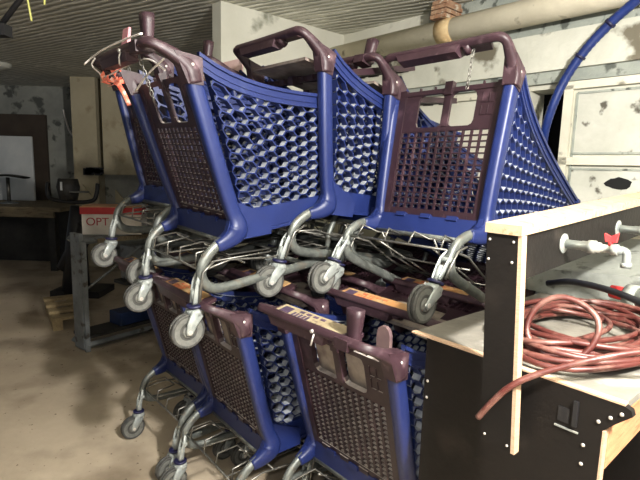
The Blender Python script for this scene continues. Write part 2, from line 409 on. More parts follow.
def wires_mesh():
    mb = MB(); r = .0038
    z = .275
    mb.tube([(.012,.246,.268),(.012,-.246,.268)], .0048, 6)
    for y in (-.125, .125):
        mb.tube([(.012,y-.07,z-.005),(.02,y-.065,z+.045),(.11,y-.06,z+.052),(.11,y+.06,z+.052),(.02,y+.065,z+.045),(.012,y+.07,z-.005)], .0038, 6)
        mb.tube([(.012,y-.028,z-.005),(.62,y*.8-.02,z-.03)], r, 6)
        mb.tube([(.10,y+.03,z+.05),(.20,y+.028,z-.01),(.64,y*.8+.02,z-.03)], r, 6)
    for x in (.20, .40, .60): mb.tube([(x,.225-.05*x,z-.014-.02*x),(x,-.225+.05*x,z-.014-.02*x)], r, 6)
    for s in (1, -1):
        mb.tube([(.012,s*.246,.268),(.13,s*.235,.285),(.30,s*.225,.26),(.62,s*.20,.245)], .0045, 6)
        mb.cyl((.004,s*.246,.268), (.02,s*.246,.268), .012, 8)
        mb.tube([(-.012,s*.262,.165),(-.006,s*.266,.22),(.006,s*.266,.268),(.05,s*.266,.30)], .0045, 6)
    return mb
def caster(root, s):
    wx, wy, wz = -.057, s*.237, .0625
    fk = MB()
    # bent bracket plates from the tube down to the swivel
    for dy in (-.015, .015):
        P = cat([(.006, wy+s*.006+dy*.4, .272), (-.006, wy+dy, .240), (-.016, wy+dy, .200), (-.022, wy+dy*.8, .155)], 4)
        fk.tube(P, [.006+.005*i/(len(P)-1) for i in range(len(P))], 6, flat=((0,1,0), .35, 1.2))
    fk.cyl((-.022, wy, .150), (-.020, wy, .205), .011, 10)
    fk.cyl((-.004, wy-.022, .232), (-.004, wy+.022, .232), .009, 10)
    fk.tube([(.02, wy+.012, .225), (.012, wy+.012, .268)], .006, 6)
    fk.lathe([(.016, 0), (.030, .003), (.030, .020), (.022, .026)], (-.022, wy, .112), (0,0,1), 16)
    for dy in (-.024, .024):
        a, b, c = Vector((-.022, wy+dy, .125)), Vector((-.046, wy+dy, .088)), Vector((wx, wy+dy, wz))
        fk.tube([a, b, c, c+(c-b).normalized()*.012], [.025, .021, .016, .010], 8, flat=((0,1,0), .22, 1))
    fork = fk.build('caster_fork', 'cast', root)
    rg = MB(); rg.lathe([(.026, 0), (.0295, .002), (.0295, .008), (.026, .010)], (-.022, wy, .142), (0,0,1), 16); rg.build('swivel_ring', 'ringblue', fork)
    wh = MB()
    R = .0625
    for dy in (-.0155, .0035):
        wh.lathe([(R*.80, .003), (R*.85, 0), (R*.94, 0), (R, .003), (R, .009), (R*.94, .012), (R*.85, .012), (R*.80, .009)], (wx, wy+dy, wz), (0,1,0), 28)
    w = wh.build('caster_wheel', 'rubber', root)
    hb = MB(); hb.lathe([(R*.30, -.0185), (R*.34, -.0175), (R*.36, -.015), (R*.38, -.004), (R*.50, -.004), (R*.53, -.0135), (R*.84, -.0145), (R*.84, .0145), (R*.53, .0135), (R*.50, .004), (R*.38, .004), (R*.36, .015), (R*.34, .0175), (R*.30, .0185)], (wx, wy, wz), (0,1,0), 24)
    hb.build('wheel_hub', 'hub', w)
    ax = MB(); ax.cyl((wx, wy-.028, wz), (wx, wy+.028, wz), .0085, 10); ax.build('axle_bolt', 'rivet', w)
def front_wheel(root, s):
    wx, wy, wz, R = .60, s*.190, .0625, .0625
    fk = MB()
    for dy in (-.019, .019): fk.tube([(wx+.01, wy+dy, .185), (wx, wy+dy, wz-.01)], [.022, .012], 8, flat=((0,1,0), .22, 1))
    fk.box(wx-.03, wx+.03, wy-.022, wy+.022, .160, .180)
    fk.build('caster_fork', 'cast', root)
    wh = MB(); wh.lathe([(R*.6, -.0125), (R*.94, -.0125), (R, -.008), (R, .008), (R*.94, .0125), (R*.6, .0125)], (wx, wy, wz), (0,1,0), 24)
    w = wh.build('front_wheel', 'darkrubber', root)
    hb = MB(); hb.lathe([(R*.25, -.015), (R*.6, -.013), (R*.6, .013), (R*.25, .015)], (wx, wy, wz), (0,1,0), 16); hb.build('wheel_hub', 'hub', w)

_mb = basket_mesh()
BASKET = _mb.build('basket', 'blue'); BASKET.data.materials.append(M['blue_dusty'])
BASKET.data.polygons.foreach_set('material_index', [1 if i < _mb.lat else 0 for i in range(len(_mb.f))])
PANEL = panel_mesh(.22, (11, 14), .010).build('back_flap', 'maroon_dusty')
PANELF = panel_mesh(.33, (13, 17), .020).build('back_flap', 'maroon_dusty')
def make_cart(flap='open', seat=True, lab='label', lock=True, chain=True, lugs=True):
    root = empty('shopping_cart')
    def use(src):
        o = src.copy(); COL.objects.link(o); o.parent = root; return o
    use(BASKET)
    p = use(PANEL if flap == 'open' else PANELF)
    if flap in ('folded', 'raised'):      # swung up by the cart pushed in behind
        p.material_slots[0].link = 'OBJECT'; p.material_slots[0].material = M['maroon']
        piv = Vector((.045, 0, .93))
        p.matrix_local = Matrix.Translation(piv+Vector((.01,0,-.012)))@Matrix.Rotation(-math.radians(96), 4, 'Y')@Matrix.Translation(-piv)
    h = handle_mesh().build('handle', 'handle', root)
    h['label'] = 'maroon push handle with rounded corners'
    lm = label_marks(root).build('handle_label', M[lab], h)
    lm['label'] = 'faded handle label in cream' if lab == 'label' else 'faded handle label in orange and cream'
    k = MB(); ontop(k, -.092, -.060, .118, .165); k.build('label_print', 'ink', lm)
    k = MB()
    for i in range(5):
        y = .100-i*.017; ontop(k, -.094, -.074, y-.010, y)
    for i in range(4):
        y = .085-i*.034; ontop(k, -.068, -.058, y-.022, y)
    k.build('label_print', 'inkred' if lab != 'label' else 'ink', lm)
    chassis_mesh().build('chassis', 'steel', root)
    wires_mesh().build('wire_rack', 'chrome', root)
    for s in (1, -1):
        caster(root, s); front_wheel(root, s)
        rv = MB(); rv.lathe([(.0065, 0), (.0055, .003), (.002, .0045)], (.014, s*.286, .946), (0,s,0), 12); rv.build('rivet', 'rivet', h)
    if lock:
        cl = MB()
        cl.tube(cat([(-.085,-.185,.99),(-.082,-.185,1.03),(-.078,-.185,1.10)], 3), [.019,.019,.020,.021,.023,.025,.026], 16, flat=((0,1,0), 1.05, .75), pw=4)
        cl.box(-.130,-.07,-.205,-.150,.985,1.018)
        c = cl.build('coin_lock', 'handle', root)
        k = MB(); k.tube([(-.128,-.06,1.0),(-.134,-.06,.985),(-.132,-.052,.965),(-.128,-.045,.96)], .003, 6); k.cyl((-.122,-.05,1.006),(-.132,-.05,1.006),.006,8); k.build('coin_clip', 'rivet', c)
    if chain:
        k = MB()
        for i in range(9):
            cc = Vector((-.100+.004*i, -.150, .975-.0155*i)); a = i % 2
            u = Vector((1,0,0)) if a else Vector((0,1,0))
            ring = [cc+u*.0055*math.cos(t*PI/4)+Vector((0,0,1))*.0105*math.sin(t*PI/4) for t in range(8)]
            k.tube(ring, .0017, 5, closed=True)
        k.build('lock_chain', 'chrome', root)['label'] = 'chrome chain hanging from the coin lock'
    if seat:
        k = MB(); n = Vector((-.97,0,-.24))
        def pt(u, v, d):
            return Vector((.159-.125*v, (.226+.012*v)*(1-2*u), .430+.505*v))+n*d
        for (a, b) in ((.20, .475), (.535, .80)):
            k.hexa([pt(a,.60,-.014), pt(b,.60,-.014), pt(b,.60,-.006), pt(a,.60,-.006), pt(a,.96,-.014), pt(b,.96,-.014), pt(b,.96,-.006), pt(a,.96,-.006)])
        k.build('child_seat', 'seat', root)['label'] = 'dusty grey child seat plate'
    if seat and lugs:
        for y in (-.165,):
            k = MB(); O = [(y-.027,.90),(y+.027,.90),(y+.027,.985),(y+.020,1.004),(y+.008,1.012),(y-.008,1.012),(y-.020,1.004),(y-.027,.985)]
            a_ = [Vector((.070,p,z)) for p, z in O]; b_ = [Vector((.084,p,z)) for p, z in O]
            k.face(a_); k.face(b_[::-1])
            for i in range(8): k.quad(a_[i], b_[i], b_[(i+1) % 8], a_[(i+1) % 8])
            k.build('seat_lug', 'lug', root)
    if flap == 'folded':
        k = MB()
        k.hexa([(-.035,.205,.930),(.26,.20,.925),(.26,-.20,.925),(-.035,-.205,.930),(-.035,.205,.942),(.26,.20,.937),(.26,-.20,.937),(-.035,-.205,.942)])
        k.build('child_seat', 'seat', root)['label'] = 'child seat plate folded flat'
    if flap == 'raised':
        k = MB()
        def q(u, v, d): return Vector((.09+.02*v, .20*(1-2*u), .79+.27*v))+Vector((-.93,0,.35))*d
        def bl(u0, u1, v0, v1): k.hexa([q(u0,v0,0), q(u1,v0,0), q(u1,v0,.010), q(u0,v0,.010), q(u0,v1,0), q(u1,v1,0), q(u1,v1,.010), q(u0,v1,.010)])
        bl(0,.12,0,1); bl(.88,1,0,1); bl(.12,.88,0,.1); bl(.12,.88,.9,1); bl(.44,.56,.1,.9)
        for i in range(4):
            for u0 in (.12, .56): bl(u0+.08*i, u0+.08*i+.035, .1, .9); bl(u0, u0+.32, .1+.2*i+.12, .1+.2*i+.2)
        bl(.92, 1.02, .9, 1.22)
        k.build('child_seat', 'pinkseat', root)['label'] = 'pale pink child seat grid'
    return root
def place(o, x, y, z, yaw, pitch=0., roll=0.):
    f = Vector((math.sin(yaw), math.cos(yaw), 0)); l = Vector((-math.cos(yaw), math.sin(yaw), 0)); u = Vector((0,0,1))
    B = Matrix((f, l, u)).transposed()
    P = Matrix.Rotation(pitch, 3, 'Y'); Q = Matrix.Rotation(roll, 3, 'X')
    R = (B@P@Q).to_4x4(); R.translation = (x, y, z); o.matrix_world = R; o['_p'] = 0; del o['_p']
def ahead(p, d, dz=0.):
    x, y, z, yaw, pi, ro = p
    c = math.cos(pi)
    return (x+math.sin(yaw)*c*d, y+math.cos(yaw)*c*d, z-math.sin(pi)*d+dz, yaw, pi, ro)

B1 = (-.805,2.346,0,.86,0,0); B2 = (-.453,1.893,0,.90,0,0); B3 = (.045,1.549,0,.845,0,0); B4 = (.278,1.807,0,.862,0,0)
A1 = (-.902,2.300,.963,.837,.040,.016); A2 = (-.562,1.858,.873,.879,-.083,.028); A3 = (-.304,2.072,.993,.915,.156,.030)
A4 = (.189,1.692,.998,.832,.440,-.007); A5 = (-.141+.05,2.098+.08,.96,.84,.26,.022)
GL, GU = 'nested shopping carts standing on the floor', 'nested shopping carts stacked on top of the floor row'
solid = make_cart('closed', True, 'label', True, False)
solid_or = make_cart('closed', True, 'labelorange', False, False, False)
airy = make_cart('open', False, 'label', False)
airy_lock = make_cart('open', False, 'label', True)
folded = make_cart('folded', False, 'labelorange', False, False)
folded_lock = make_cart('folded', False, 'labelorange', True, False)
raised = make_cart('raised', False, 'label', True, False)
first = {}
def put(src, p, label, group):
    if src.name not in first: first[src.name] = 1; o = src
    else: o = copy_tree(src)
    place(o, *p); tag(o, label, 'shopping cart', group); return o
put(solid, B3, 'blue and maroon cart on the floor nearest the viewer, left of the dark plywood counter', GL)
put(solid_or, B2, 'middle of the three front carts on the floor, below a dangling upper caster', GL)
put(solid_or, B1, 'leftmost cart on the floor, its rear caster standing clear on the bare concrete', GL)
put(folded, B4, 'floor cart nested directly ahead of the nearest one, orange and cream label showing', GL)
put(folded, ahead(B4, .36), 'deepest floor cart in the nest beside the plywood counter', GL)
put(folded, ahead(B2, .36), 'floor cart nested once into the middle row, under the upper casters', GL)
put(folded, ahead(B2, .72), 'deepest floor cart of the middle row, mostly hidden under upper frames', GL)
put(folded, ahead(B1, .30), 'floor cart nested into the leftmost row, dark wheel seen behind the front one', GL)
put(airy, A4, 'upper cart on the right tipping nose-down, see-through flap windows and a hanging chain', GU)
put(airy_lock, A2, 'upper cart front and left of the stack with long honeycomb side facing the viewer', GU)
put(airy, A1, 'farthest left upper cart, torn red plastic and twine at its handle corner', GU)
put(folded, A3, 'middle upper cart with the front left one pushed into it, handle high over its rim', GU)
put(folded_lock, A5, 'upper cart ahead of the middle one, handle end just behind the tipping cart', GU)
put(raised, ahead(A1, .34, .015), 'upper cart nested into the farthest left one, seen through honeycomb sides', GU)
for o in (BASKET, PANEL, PANELF): bpy.data.objects.remove(o)

# ------------------------------------------------------------------ the room
TH = math.radians(48)
HV = Vector((math.sin(TH), math.cos(TH), 0)); RV = Vector((math.cos(TH), -math.sin(TH), 0))
MH = Matrix((HV, -RV, Vector((0,0,1)))).transposed().to_4x4()   # local x = along the carts, local y = -r
def hr(h, r, z): return HV*h+RV*r+Vector((0,0,z))
def hbox(mb, h0, h1, r0, r1, z0, z1):
    mb.hexa([hr(h0,r1,z0), hr(h1,r1,z0), hr(h1,r0,z0), hr(h0,r0,z0), hr(h0,r1,z1), hr(h1,r1,z1), hr(h1,r0,z1), hr(h0,r0,z1)])
def struct(name, mb, m, **k): return tag(mb.build(name, m, **k), kind='structure')
CZ = 2.65
mb = MB(); mb.box(-6.2, 4.0, -1.5, 8.2, -.12, 0); struct('floor', mb, 'floor')
mb = MB(); mb.box(-6.2, 4.0, -1.5, 8.2, CZ, CZ+.15); struct('ceiling', mb, 'ceil')
mb = MB(); mb.box(-6.2, -.6, 7.85, 8.05, 0, CZ); struct('wall_back', mb, 'greywall')
HW = 3.1
# right wall with a dark opening and recessed panels
mb = MB()
o0, o1, oz0, oz1 = -1.49, -1.27, 1.45, 2.015
hbox(mb, HW, HW+.2, -3.3, o0, 0, CZ); hbox(mb, HW, HW+.2, o1, 1.2, 0, CZ)
hbox(mb, HW, HW+.2, o0, o1, 0, oz0); hbox(mb, HW, HW+.2, o0, o1, oz1, CZ)
struct('wall_right', mb, 'cream')
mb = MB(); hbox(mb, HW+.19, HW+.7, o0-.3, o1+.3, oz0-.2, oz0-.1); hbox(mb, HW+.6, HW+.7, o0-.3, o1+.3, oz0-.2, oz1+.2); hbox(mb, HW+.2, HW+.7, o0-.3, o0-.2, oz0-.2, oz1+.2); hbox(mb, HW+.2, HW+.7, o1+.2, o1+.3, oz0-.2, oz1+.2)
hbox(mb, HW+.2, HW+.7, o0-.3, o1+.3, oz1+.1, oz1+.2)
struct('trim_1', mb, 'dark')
# ledge below the cream band
mb = MB(); hbox(mb, HW-.035, HW, -3.1, 1.0, 2.045, 2.115); struct('trim_2', mb, 'greyledge')
mb = MB(); hbox(mb, HW-.06, HW, -3.1, 1.0, 2.115, 2.14); hbox(mb, HW-.045, HW, -3.1, 1.0, 2.14, 2.34); struct('trim_3', mb, 'creampanel')
# panelled wainscot: raised frames around recessed fields
mb = MB()
for z in (2.02, 1.58, 1.14): hbox(mb, HW-.03, HW, -1.27, .9, z-.022, z+.022)
for r in (-1.245, -.66, -.08, .46): hbox(mb, HW-.03, HW, r-.025, r+.025, 1.14, 2.02)
hbox(mb, HW-.03, HW, -3.0, -1.49, 1.99, 2.03)
struct('trim_4', mb, 'creamtrim')
mb = MB()
for z in (1.975, 1.625, 1.535): hbox(mb, HW-.012, HW, -1.20, .9, z-.006, z+.006)
for r in (-1.20, -.71, -.61, -.13): hbox(mb, HW-.012, HW, r-.006, r+.006, 1.2, 1.975)
struct('trim_5', mb, 'greyledge')
mb = MB(); hbox(mb, HW-.02, HW, -3.1, 1.0, 2.345, 2.42); struct('trim_10', mb, 'greyledge')
mb = MB(); hbox(mb, HW-.004, HW, -1.20, -.71, 1.20, 1.535); hbox(mb, HW-.004, HW, -1.20, -.71, 1.63, 1.975); hbox(mb, HW-.004, HW, -.61, -.13, 1.20, 1.535); hbox(mb, HW-.004, HW, -.61, -.13, 1.63, 1.975); struct('trim_11', mb, 'stained')
mb = MB(); rw = random.Random(11); O = [(-.935+(.055+.02*rw.random())*math.cos(a), 1.455+(.028+.014*rw.random())*math.sin(a)) for a in [2*PI*i/16 for i in range(16)]]
mb.face([hr(HW-.0065, r, z) for r, z in O]); 
for i in range(16): mb.quad(hr(HW-.0065, *O[i]), hr(HW-.0065, *O[(i+1) % 16]), hr(HW, *O[(i+1) % 16]), hr(HW, *O[i]))
struct('trim_12', mb, 'dark')  # flat dark patch, colour stands in for the shaded depth of a ragged hole
# grey block course at the top of the wall
mb = MB(); hbox(mb, HW-.01, HW, -2.3, 1.2, 2.56, CZ); struct('trim_6', mb, 'greyledge')
# pillar wall running along the carts
mb = MB(); hbox(mb, 1.88, HW+.05, -3.32, -3.2, 0, CZ); struct('wall_left', mb, 'cream')
# far pillars
mb = MB(); mb.box(-3.49, -3.15, 6.9, 7.3, 0, CZ); struct('trim_7', mb, 'conc')
mb = MB(); mb.box(-2.98, -1.0, 6.70, 7.2, 1.335, CZ); struct('trim_8', mb, 'conc')
mb = MB(); mb.box(-3.15, -1.0, 7.1, 7.3, 0, CZ); struct('trim_9', mb, 'greywall')
mb = MB(); mb.box(-6.0, -4.36, 7.79, 7.85, .3, 2.21); struct('door_1', mb, 'darkbrown')

# round duct along the right wall
mb = MB(); mb.tube([hr(2.98,-3.19,2.45), hr(2.98,1.1,2.47)], .078, 20); tag(mb.build('duct_pipe', 'pipe'), 'fat cream painted pipe running high along the right wall', 'pipe')
d = bpy.data.objects['duct_pipe']
mb = MB(); mb.tube([hr(2.98,-2.12,2.455), hr(2.98,-2.0,2.4556)], .0805, 20); mb.build('plaster_patch', 'patch', d)['label'] = 'tan plaster patch on the pipe'
mb = MB()
for i in range(4): hbox(mb, 2.90+.004*(i%2), 3.09, -2.15+.004*i, -2.03+.006*(i%3), 2.53+.03*i, 2.555+.03*i)
tag(mb.build('brick_stub', 'brick'), 'small crumbling brick stub between the fat pipe and the ceiling', 'brick pier')
# pipe bracket behind
mb = MB(); mb.tube(cat([hr(2.84,-2.72,2.30), hr(2.82,-2.73,2.38), hr(2.82,-2.70,2.43), hr(2.84,-2.66,2.44)], 3), .03, 8); 
# blue corrugated hose from the ceiling into the wall opening
pts = cat([hr(2.86,-.60,2.64), hr(2.93,-.86,2.42), hr(2.95,-1.01,2.306), hr(2.95,-1.13,2.18), hr(2.95,-1.224,2.033), hr(2.95,-1.285,1.87), hr(2.99,-1.33,1.72), hr(3.12,-1.37,1.60), hr(3.4,-1.38,1.55)], 12)
mb = MB(); mb.tube(pts, [.024+.0022*(i % 2) for i in range(len(pts))], 12); bh = tag(mb.build('corrugated_hose', 'bluehose'), 'blue corrugated conduit curving from the ceiling into the dark wall opening', 'conduit')
for i in (10, 24, 38):
    mb = MB(); mb.tube([pts[i], pts[i+1]], .031, 12); mb.build('hose_clamp', 'ringblue', bh)

# ------------------------------------------------------------------ plywood counter with the pipes
# front panel: slightly turned, drawn as its own outline and given thickness
P0, P1 = hr(1.13,-.785,0), hr(1.115,-.262,0)
DV = (P1-P0).normalized(); NV = Vector((0,0,1)).cross(DV).normalized()   # points away from the viewer
if NV.dot(HV) < 0: NV = -NV
LEN = (P1-P0).length; ZT = 1.030
def fp(s, d, z): return P0+DV*s+NV*d+Vector((0,0,z))
cab = empty('plywood_counter', tuple(P0), 'dark brown phenolic plywood counter with pale cut edges, dusty top', 'counter')
def cpart(name, mb, m, **k):
    o = mb.build(name, m, **k); o.parent = cab; o.matrix_parent_inverse = Matrix.Translation(-P0); return o
def slab(outline, d0, d1):
    mb = MB(); a = [fp(s, d0, z) for s, z in outline]; b = [fp(s, d1, z) for s, z in outline]
    mb.face(a); mb.face(b[::-1]); n = len(outline)
    for i in range(n): mb.quad(a[i], b[i], b[(i+1) % n], a[(i+1) % n])
    return mb
out = [(0, 0), (LEN-.05, 0), (LEN-.05, .955), (LEN-.025, .982), (LEN+.002, 1.008), (LEN-.002, 1.020), (LEN-.016, 1.026), (0, 1.026)]
cpart('front_panel', slab(out, 0, .018), 'ply')
cpart('panel_edge', slab([(-.055, 1.026), (LEN-.014, 1.026), (LEN-.014, 1.0305), (-.055, 1.0305)], -.001, .019), 'plyedge')['label'] = 'pale cut edge of the plywood'
cpart('panel_edge', slab([(LEN-.050, .2), (LEN-.045, .2), (LEN-.045, .955), (LEN-.050, .955)], -.001, .019), 'plyedge')['label'] = 'pale cut edge of the plywood'
mb = MB()
TL = [(-.055, .0), (LEN-.016, .0), (LEN-.02, .62), (-.055, .80)]
lo = [fp(s, d, 1.012) for s, d in [(-.055,.019),(LEN-.016,.019),(LEN-.016,.80),(-.055,.80)]]; hi = [p+Vector((0,0,.016)) for p in lo]
mb.hexa(lo+hi); cpart('counter_top', mb, 'dusty')['label'] = 'dusty grey counter top'
# orange pine rail on the right side under the top, far legs
mb = MB(); a0 = fp(LEN-.064, .019, 0); 
c = [a0+Vector((0,0,.860)), a0+RV*.02+Vector((0,0,.860)), a0+RV*.02+HV*.75+Vector((0,0,.860)), a0+HV*.75+Vector((0,0,.860))]
mb.hexa(c+[p+Vector((0,0,.095)) for p in c]); cpart('side_rail', mb, 'plank2')['label'] = 'bare orange pine side rail'
mb = MB(); a1 = a0+HV*.70
for b in (a1, fp(.0, .76, 0)): mb.hexa([b, b+RV*.05, b+RV*.05+HV*.05, b+HV*.05]+[p+Vector((0,0,1.01)) for p in (b, b+RV*.05, b+RV*.05+HV*.05, b+HV*.05)])
cpart('rear_leg', mb, 'ply')
mb = MB(); mb.hexa([fp(.0,.72,0), fp(LEN-.09,.60,0), fp(LEN-.09,.618,0), fp(.0,.738,0), fp(.0,.72,1.01), fp(LEN-.09,.60,1.01), fp(LEN-.09,.618,1.01), fp(.0,.738,1.01)]); cpart('back_panel', mb, 'ply')
def screw(s, z, d=-.001):
    mb = MB(); mb.lathe([(.0045, 0), (.004, .0015), (.002, .002)], fp(s, d, z), -NV, 10); cpart('screw', mb, 'rivet')
for s, z in ((.012,.90),(.012,.85),(LEN-.085,.86),(LEN-.085,.905),(LEN-.060,.972),(LEN-.038,.990),(LEN-.018,1.006),(LEN-.26,.835),(LEN-.09,.80)): screw(s, z)
# latch plate on the front
mb = slab([(LEN-.112,.940),(LEN-.102,.940),(LEN-.102,1.0),(LEN-.112,1.0)], -.006, 0); cpart('latch', mb, 'black')['label'] = 'black sliding latch'
mb = slab([(LEN-.150,.925),(LEN-.098,.925),(LEN-.098,.929),(LEN-.150,.929)], -.003, 0); cpart('latch_strip', mb, 'galv')['label'] = 'pale metal strip below the latch'
mb = slab([(LEN-.145,.940),(LEN-.120,.940),(LEN-.120,.975),(LEN-.145,.975)], -.002, 0); cpart('latch_plate', mb, 'black')

# upright and overhead beam
HP = 1.055
beam = empty('pipe_stand', tuple(hr(HP,-.55,.75)), 'dark plywood upright and beam with a bare plank on top, screwed to the counter front', 'stand')
def bpart(name, mb, m):
    o = mb.build(name, m); o.parent = beam; o.matrix_parent_inverse = Matrix.Translation(-hr(HP,-.55,.75)); return o
def tilt(mb, h0, h1, r0, r1, z0, z1, dr=.026, dz=0):
    q = lambda h, r, z: hr(h, r+(dr if z == z0 else 0), z+dz*(h-HP))
    mb.hexa([q(h0,r1,z0), q(h1,r1,z0), q(h1,r0,z0), q(h0,r0,z0), q(h0,r1,z1), q(h1,r1,z1), q(h1,r0,z1), q(h0,r0,z1)])
mb = MB(); tilt(mb, HP, HP+.022, -.583, -.506, .845, 1.360); bpart('upright_board', mb, 'ply')
mb = MB(); tilt(mb, HP-.0005, HP+.0225, -.506, -.497, .845, 1.360); bpart('board_edge', mb, 'plyedge')['label'] = 'pale plywood edge of the upright'
mb = MB(); tilt(mb, HP+.023, 2.7, -.530, -.508, 1.250, 1.358, 0, .05); bpart('beam_board', mb, 'ply')
mb = MB(); tilt(mb, HP-.004, 2.7, -.586, -.497, 1.361, 1.384, 0, .05); bpart('top_plank', mb, 'plank')['label'] = 'bare pale plank'
mb = MB(); hbox(mb, 2.66, 2.7, -.58, -.54, 0, 1.43); bpart('rear_post', mb, 'ply')
for r, z in ((-.574,1.345),(-.516,1.345),(-.574,1.298),(-.516,1.298),(-.512,.985),(-.548,.865),(-.490,.860)):
    mb = MB(); mb.lathe([(.0035, 0), (.003, .0015), (.0015, .002)], hr(HP-.0005, r, z), -HV, 10); bpart('screw', mb, 'rivet')

# faucets
def faucet(h, z, label):
    t = empty('faucet', tuple(hr(h,-.508,z)), label, 'faucet', 'faucets on the plywood beam')
    def fpn(mb, n, m): 
        o = mb.build(n, m); o.parent = t; o.matrix_parent_inverse = Matrix.Translation(-hr(h,-.508,z)); return o
    q = lambda r, dz=0, dh=0: hr(h+dh, -.508+r*.92, z+dz)
    mb = MB(); mb.lathe([(.026,0),(.026,.003),(.014,.007)], q(0), RV, 20); fpn(mb, 'flange', 'galv')
    mb = MB(); mb.lathe([(.0115,0),(.0115,.045),(.013,.046),(.013,.060),(.0165,.061),(.0165,.078),(.0135,.079),(.0135,.090),(.010,.091),(.010,.112),(.014,.113),(.014,.128),(.010,.129),(.010,.140)], q(0), RV, 14)
    fpn(mb, 'pipe_fitting', 'galv')
    mb = MB(); mb.tube(cat([q(.135), q(.152), q(.160,-.008), q(.161,-.030)], 4), .0095, 12); mb.lathe([(.012,0),(.012,-.012)], q(.161,-.028), (0,0,1), 12); fpn(mb, 'spout', 'galv')
    mb = MB(); mb.cyl(q(.12,.008), q(.12,.022), .006, 10)
    mb.hexa([q(.108,.020,-.006), q(.134,.020,-.006), q(.134,.020,.006), q(.108,.020,.006), q(.104,.038,-.004), q(.118,.032,-.004), q(.118,.032,.004), q(.104,.038,.004)])
    mb.hexa([q(.108,.018,-.006), q(.134,.018,-.006), q(.134,.018,.006), q(.108,.018,.006), q(.124,.034,-.004), q(.137,.042,-.004), q(.137,.042,.004), q(.124,.034,.004)])
    fpn(mb, 'valve_handle', 'red')['label'] = 'red butterfly handle'
faucet(1.313, 1.322, 'galvanised tap with red handle, the nearer one on the plywood beam')
faucet(1.726, 1.335, 'galvanised tap farther along the beam, its spout cut off by the right edge')

# hose coil on the counter
rnd = random.Random(3)
cx, cr, cz = 1.46, -.53, 1.03
pts = []
N = 15; S = 30
for i in range(N*S):
    t = i/S; a = 2*PI*t
    lay = t/N
    ra = .27+.035*math.sin(t*1.7)+.02*math.sin(t*5.1)-.10*(1 if N-5 < t < N-2 else 0)*math.sin(PI*(t-N+5)/3)
    rb = .185+.03*math.cos(t*2.3)-.075*(1 if N-5 < t < N-2 else 0)*math.sin(PI*(t-N+5)/3)
    dx = .03*math.sin(t*.9+1); dy = .03*math.cos(t*1.3)
    z = cz+.011+lay*.045+.008*math.sin(a*2+t)
    pts.append(hr(cx+dx+ra*math.cos(a), cr+.03+dy-rb*math.sin(a), z))
pts += cat([pts[-1], hr(1.50,-.24,1.10), hr(1.30,-.21,1.125), hr(1.20,-.282,1.122), hr(1.12,-.353,1.100), hr(1.065,-.436,1.056), hr(1.033,-.484,1.017), hr(1.022,-.522,.964), hr(1.020,-.550,.918)], 8)[1:]
mb = MB(); mb.tube(pts, .0078, 8)
tag(mb.build('garden_hose', 'hose'), 'long red-brown hose coiled on the counter, one end hanging over the front', 'hose')
# standing small loop
lp = [hr(1.25+.02*math.cos(a)+.03*math.sin(a), -.467+.078*math.cos(a), 1.116+.072*math.sin(a)+.004*math.cos(3*a)) for a in [2*PI*i/30 for i in range(30)]]
mb = MB(); mb.tube(lp, .0078, 8, closed=True); 
o = mb.build('garden_hose', 'hose'); tag(o, 'small upright loop of red-brown hose standing at the front of the coil', 'hose')

# black strap and grey pipe behind the coil
mb = MB(); P = cat([hr(1.80,-.74,1.10), hr(1.72,-.62,1.14), hr(1.62,-.45,1.15), hr(1.54,-.28,1.12), hr(1.50,-.15,1.06)], 6); mb.tube(P, .012, 6, flat=((0,0,1), .9, .5))
tag(mb.build('rubber_strap', 'black'), 'black perforated strap lying across the back of the hose coil', 'strap')
pp = empty('plastic_pipe', tuple(hr(1.95,-.50,1.06)), 'fat grey pipe with red end cap behind the hose coil', 'pipe')
mb = MB(); mb.cyl(hr(1.95,-.50,1.08), hr(1.80,.10,1.08), .034, 20); mb.cyl(hr(1.955,-.52,1.08), hr(1.945,-.48,1.08), .040, 20); o = mb.build('pipe_body', 'sinkgrey', pp); o.matrix_parent_inverse = Matrix.Translation(-hr(1.95,-.50,1.06))
mb = MB(); mb.cyl(hr(1.965,-.575,1.08), hr(1.955,-.52,1.08), .024, 20); o = mb.build('end_cap', 'red', pp); o.matrix_parent_inverse = Matrix.Translation(-hr(1.95,-.50,1.06))
# grey slab (old basin) behind the counter
mb = MB(); mb.hexa([hr(2.06,-.98,1.00), hr(2.06,.40,1.00), hr(2.52,.40,1.00), hr(2.52,-.98,1.00), hr(2.06,-.90,1.10), hr(2.06,.40,1.20), hr(2.52,.40,1.28), hr(2.52,-.98,1.20)])
mb.hexa([hr(2.10,-.92,0), hr(2.10,.38,0), hr(2.48,.38,0), hr(2.48,-.92,0), hr(2.10,-.92,1.0), hr(2.10,.38,1.0), hr(2.48,.38,1.0), hr(2.48,-.92,1.0)])
tag(mb.build('concrete_basin', 'sinkgrey'), 'rough light grey slab standing behind the hose under the plywood beam', 'slab')

# ------------------------------------------------------------------ twine and torn plastic on the left upper cart
def pA(p, l):
    x, y, z, yaw, pi, ro = p
    f = Vector((math.sin(yaw), math.cos(yaw), 0)); lf = Vector((-math.cos(yaw), math.sin(yaw), 0))
    R = Matrix((f, lf, Vector((0,0,1)))).transposed()@Matrix.Rotation(pi, 3, 'Y')@Matrix.Rotation(ro, 3, 'X')
    return Vector((x, y, z))+R@Vector(l)
mb = MB()
mb.tube(cat([pA(A2,(-.15,.29,1.0)), pA(A2,(-.132,.24,1.02)), pA(A2,(-.13,.1,1.03)), pA(A2,(-.125,-.12,1.032)), pA(A2,(-.12,-.24,1.03))], 5), .0035, 6)
mb.tube(cat([pA(A2,(-.135,.20,1.012)), pA(A2,(-.14,.23,.99)), pA(A2,(-.11,.26,.97)), pA(A2,(-.09,.24,.955)), pA(A2,(-.05,-.05,.985)), pA(A2,(-.04,-.2,.935))], 5), .003, 6)
